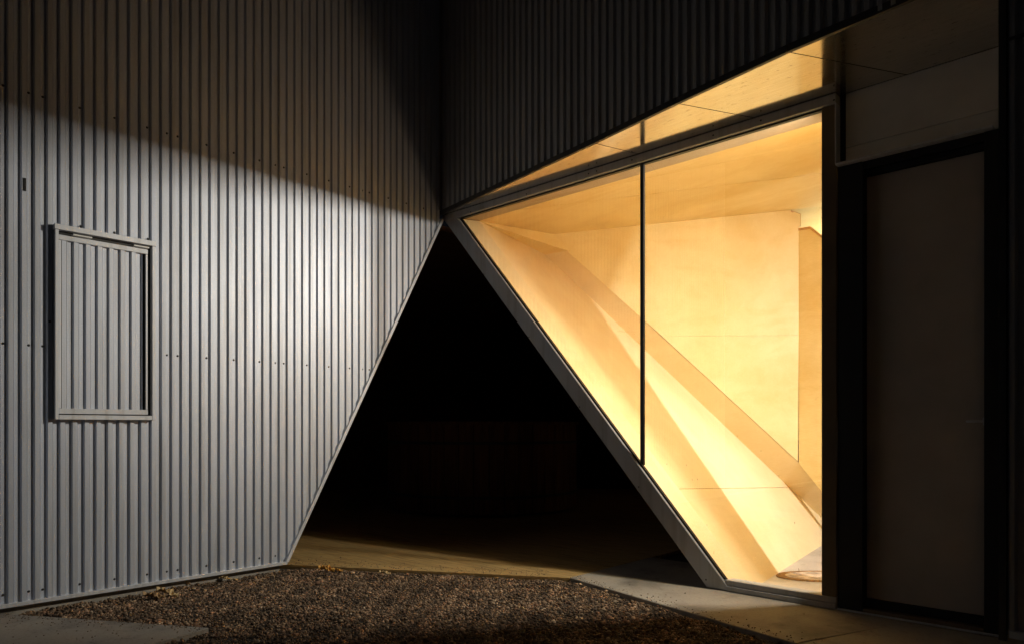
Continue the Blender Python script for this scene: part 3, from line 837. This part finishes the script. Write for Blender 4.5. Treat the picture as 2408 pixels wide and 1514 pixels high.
disc_lamp('wall_fill', (3.45, 0.40, 1.0), (3.45 - 3.45, 0.40 - 2.9, 1.0 + 2.3), POWER_C, 0.5, 'added unseen fill light at waist height inside the hall beside the door', None, 72, (1.0, 0.66, 0.40))  # extra warm fill, put in for the glow on the upper left wall
bo = nb if nb.y > 0 else -nb
SB1 = lambda x, y: on_plane(x, y, BA + bo * 0.55, nb)
slab('stair_back_panel', [SB1(1800, 640), SB1(2040, 640), SB1(2040, 380), SB1(1800, 380)], bo * 0.02, M_PLY, hall)
slab('glow_panel', [B1(1905, 533.5) + bo * 0.04, B1(1944, 562) + bo * 0.04, B1(1944, 548) + bo * 0.2, B1(1922, 534) + bo * 0.2], (0, 0, -0.01), M_LAMP_BODY, hall)  # white panel added to stand in for the bright glow here
disc_lamp('spotlight', SB1(1985, 590) - bo * 0.33, SB1(1900, 500), POWER_D, 0.12, 'round spotlight high up beyond the stair wall of the hall')

# ================================================================== DOOR
door = empty('door', (0.9 * K, 0, 0))
tag(door, 'plain dark grey door in a black frame right of the lit window', 'door')
yd = 0.05
x0d, x1d = XJ2 + 0.004, on_y(2345, 700, 0.0).x + 0.10
zf = on_y(1967, 387, -0.03).z
leafL, leafR = on_y(2038, 700, yd).x, on_y(2318, 700, yd).x
leafT = on_y(2318, 355, yd).z; leafB = on_y(2318, 1448, yd).z
slab('leaf', [(leafL, yd, leafB), (leafR, yd, leafB), (leafR, yd, leafT), (leafL, yd, leafT)], (0, 0.045, 0), M_LEAF, door, 0.002)
slab('frame_stile', [(x0d, -0.012, 0.004), (leafL - 0.003, -0.012, 0.004), (leafL - 0.003, -0.012, zf - 0.012), (x0d, -0.012, zf - 0.012)], (0, 0.1, 0), M_DOORFRAME, door, 0.002)
slab('frame_stile', [(leafR + 0.003, -0.012, 0.004), (x1d, -0.012, 0.004), (x1d, -0.012, zf - 0.012), (leafR + 0.003, -0.012, zf - 0.012)], (0, 0.1, 0), M_DOORFRAME, door, 0.002)
slab('frame_head', [(leafL - 0.002, -0.004, leafT + 0.03), (leafR + 0.002, -0.004, leafT + 0.03), (leafR + 0.002, -0.004, zf - 0.012), (leafL - 0.002, -0.004, zf - 0.012)], (0, 0.1, 0), M_DOORFRAME, door)
slab('head_rebate', [(leafL - 0.002, 0.02, leafT + 0.003), (leafR + 0.002, 0.02, leafT + 0.003), (leafR + 0.002, 0.02, leafT + 0.028), (leafL - 0.002, 0.02, leafT + 0.028)], (0, 0.06, 0), M_DOORFRAME, door)
slab('bottom_rail', [(leafL - 0.002, 0.035, leafB - 0.045), (leafR + 0.002, 0.035, leafB - 0.045), (leafR + 0.002, 0.035, leafB - 0.003), (leafL - 0.002, 0.035, leafB - 0.003)], (0, 0.04, 0), M_DOORFRAME, door)
slab('threshold', [(leafL - 0.002, -0.010, 0.002), (leafR + 0.002, -0.010, 0.002), (leafR + 0.002, -0.010, leafB - 0.048), (leafL - 0.002, -0.010, leafB - 0.048)], (0, 0.10, 0), simple('brown_timber_sill', (0.16, 0.11, 0.07), 0.6, 0, 0.3), door, 0.003)
slab('threshold_edge', [(x0d, -0.028, 0.003), (x1d, -0.028, 0.003), (x1d, -0.028, 0.010), (x0d, -0.028, 0.010)], (0, 0.015, 0), M_TRIM, door)
slab('head_flashing', [(on_y(1964, 390, -0.05).x, -0.05, zf - 0.011), (on_y(2334, 303, -0.05).x, -0.05, zf - 0.011), (on_y(2334, 303, -0.05).x, -0.05, zf), (on_y(1964, 390, -0.05).x, -0.05, zf)], (0, 0.09, 0), M_TRIM, door, 0.001)
hp_ = on_y(2300, 990, yd - 0.03)
box('handle', (hp_.x - 0.05, yd - 0.035, hp_.z - 0.006), (hp_.x + 0.035, yd - 0.022, hp_.z + 0.006), M_TRIM, door, 0.003)
box('handle_rose', (hp_.x + 0.018, yd - 0.022, hp_.z - 0.02), (hp_.x + 0.04, yd - 0.001, hp_.z + 0.02), M_TRIM, door, 0.003)

# wall above the door
dw = empty('door_wall', (0.9 * K, 0, zf)); tag(dw, 'flat dark grey cladding boards above the door', 'wall')
xg = on_y(1989, 400, 0.02).x
zj = on_y(2343, 258, 0.02).z
slab('cladding_board', [(xg, 0.02, zf + 0.001), (x1d, 0.02, zf + 0.001), (x1d, 0.02, zj - 0.0015), (xg, 0.02, zj - 0.0015)], (0, 0.05, 0), M_PANEL, dw, 0.001)
slab('cladding_board', [(xg, 0.02, zj + 0.0015), (x1d, 0.02, zj + 0.0015), (x1d, 0.02, SOFZ - 0.002), (xg, 0.02, SOFZ - 0.002)], (0, 0.05, 0), M_PANEL, dw, 0.001)
slab('corner_gap', [(XJ2 + 0.003, 0.032, zf + 0.001), (xg - 0.001, 0.032, zf + 0.001), (xg - 0.001, 0.032, SOFZ - 0.002), (XJ2 + 0.003, 0.032, SOFZ - 0.002)], (0, 0.04, 0), M_BLACK, dw)
box('corner_trim', (XJ2 - 0.001, -0.042, zf + 0.002), (XJ2 + 0.003, 0.03, zh + 0.008), M_TRIM, dw)

# ================================================================== UNDERCROFT
# dark walls round the space under the raised corner
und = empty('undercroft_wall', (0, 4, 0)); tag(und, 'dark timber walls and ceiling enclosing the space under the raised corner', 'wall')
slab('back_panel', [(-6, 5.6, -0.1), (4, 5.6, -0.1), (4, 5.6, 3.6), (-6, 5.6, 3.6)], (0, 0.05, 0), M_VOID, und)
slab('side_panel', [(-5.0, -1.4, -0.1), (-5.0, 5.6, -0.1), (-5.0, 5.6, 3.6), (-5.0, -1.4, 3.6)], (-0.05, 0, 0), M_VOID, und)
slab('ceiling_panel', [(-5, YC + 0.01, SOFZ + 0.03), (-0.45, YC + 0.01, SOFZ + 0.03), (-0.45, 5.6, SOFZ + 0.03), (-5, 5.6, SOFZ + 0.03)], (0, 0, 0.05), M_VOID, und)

# round wooden hot tub standing on the deck in the dark
ctr = on_z(1135, 1217); dirv = Vector((ctr.x - CAM.x, ctr.y - CAM.y, 0)).normalized()
R_T = 1.18; ctr = Vector((ctr.x, ctr.y, 0)) + dirv * R_T
tub = empty('hot_tub', ctr); tag(tub, 'round wooden stave hot tub standing on the deck in the dark undercroft', 'hot tub')
NS = 44
for i in range(NS):
    a0_, a1_ = 2 * math.pi * (i + 0.03) / NS, 2 * math.pi * (i + 0.97) / NS
    vs = []
    for rr in (R_T, R_T - 0.045):
        for a_ in (a0_, a1_):
            for z in (0.03, 1.02): vs.append((math.cos(a_) * rr, math.sin(a_) * rr, z))
    me = bpy.data.meshes.new('stave')
    me.from_pydata(vs, [], [[0, 2, 3, 1], [4, 5, 7, 6], [1, 3, 7, 5], [0, 4, 6, 2], [0, 1, 5, 4], [2, 6, 7, 3]]); me.update()
    me.materials.append(M_TUB)
    o = bpy.data.objects.new('stave', me); col.objects.link(o); o.parent = tub
def ring(name, r0, r1, z0, z1, mat):
    vs = []; fs = []; n = 64
    for i in range(n):
        c, s = math.cos(2 * math.pi * i / n), math.sin(2 * math.pi * i / n)
        vs += [(c * r0, s * r0, z0), (c * r1, s * r1, z0), (c * r1, s * r1, z1), (c * r0, s * r0, z1)]
    for i in range(n):
        a_, b_ = 4 * i, 4 * ((i + 1) % n)
        for k in range(4): fs.append([a_ + k, b_ + k, b_ + (k + 1) % 4, a_ + (k + 1) % 4])
    me = bpy.data.meshes.new(name); me.from_pydata(vs, [], fs); me.update(); me.materials.append(mat)
    o = bpy.data.objects.new(name, me); col.objects.link(o); o.parent = tub
ring('rim', R_T - 0.08, R_T + 0.03, 1.021, 1.055, M_TUB)
ring('hoop', R_T + 0.001, R_T + 0.006, 0.20, 0.23, M_DARKTRIM)
ring('hoop', R_T + 0.001, R_T + 0.006, 0.80, 0.83, M_DARKTRIM)
n = 48
me = bpy.data.meshes.new('cover'); me.from_pydata([(math.cos(2 * math.pi * i / n) * (R_T - 0.081), math.sin(2 * math.pi * i / n) * (R_T - 0.081), 1.03) for i in range(n)], [], [list(range(n))]); me.materials.append(M_VOID)
o = bpy.data.objects.new('cover', me); col.objects.link(o); o.parent = tub

# ================================================================== FALLEN LEAVES
LC = [leaf_mat('dry_yellow_leaf', (0.75, 0.55, 0.28)), leaf_mat('orange_leaf', (0.80, 0.42, 0.08)), leaf_mat('brown_leaf', (0.45, 0.28, 0.13))]
def oak_leaf(px_, py_, length, rot, mat, label, curl=0.25):
    p = on_z(px_, py_, GZ + 0.006)
    # outline of a lobed leaf, midrib along x
    out = []
    lobes = 5; pts = 24
    for i in range(pts + 1):
        u = i / pts
        w = 0.26 * math.sin(math.pi * min(1, u * 1.02)) ** 0.7 * (0.62 + 0.42 * math.cos(2 * math.pi * lobes * u + math.pi))
        out.append((u, w * random.uniform(0.85, 1.15)))
    vs = []; fs = []
    for i, (u, w) in enumerate(out):
        lift = 0.10 * math.sin(u * math.pi * 1.3 + rot) + 0.10
        for sgn in (-1, -0.5, 0, 0.5, 1):
            vs.append((u * length - length / 2, sgn * w * length, length * (lift + curl * abs(sgn) ** 1.5 * (0.6 + 0.4 * math.sin(u * 9 + sgn * 2)))))
    for i in range(pts):
        for k in range(4):
            a_ = i * 5 + k; fs.append([a_, a_ + 1, a_ + 6, a_ + 5])
    me = bpy.data.meshes.new('fallen_leaf'); me.from_pydata(vs, [], fs); me.update()
    for q in me.polygons: q.use_smooth = True
    me.materials.append(mat)
    o = bpy.data.objects.new('fallen_leaf', me); col.objects.link(o)
    o.location = p; o.rotation_euler = (random.uniform(-0.15, 0.15), random.uniform(-0.1, 0.1), rot)
    m = o.modifiers.new('solid', 'SOLIDIFY'); m.thickness = 0.0006
    tag(o, label, 'leaf', 'fallen leaves on the gravel')
A_ = YAW
oak_leaf(392, 1401, 0.13, A_ + 0.1, LC[0], 'large pale curled dry oak leaf on the gravel below the left wall')
oak_leaf(362, 1407, 0.12, A_ + 0.5, LC[2], 'brown curled dry leaf lying half under the large pale oak leaf')
oak_leaf(529, 1363, 0.075, A_ + 0.2, LC[0], 'small pale dry leaf on the gravel close to the wall base trim')
oak_leaf(552, 1364, 0.05, A_ + 0.9, LC[0], 'tiny pale leaf just right of another small leaf by the wall base')
oak_leaf(442, 1375, 0.05, A_ - 0.4, LC[2], 'thin brown leaf fragment on the gravel tight against the wall base')
oak_leaf(768, 1344, 0.11, A_ + 0.0, LC[1], 'bright orange fallen leaf on the gravel at the left end of the deck edge', 0.35)
oak_leaf(795, 1343, 0.07, A_ + 0.6, LC[1], 'small orange leaf touching the right side of the bright orange leaf')
oak_leaf(850, 1337, 0.05, A_ + 1.2, LC[0], 'small pale upright leaf against the deck edge')
oak_leaf(905, 1350, 0.075, A_ + 0.1, LC[0], 'pale flat leaf on the gravel right of the small upright leaf')
oak_leaf(1168, 1360, 0.035, A_ + 0.8, LC[1], 'tiny orange leaf scrap on the gravel near the middle of the deck edge')
oak_leaf(1228, 1432, 0.045, A_ + 0.3, LC[0], 'pale leaf scrap on the brightest part of the gravel')
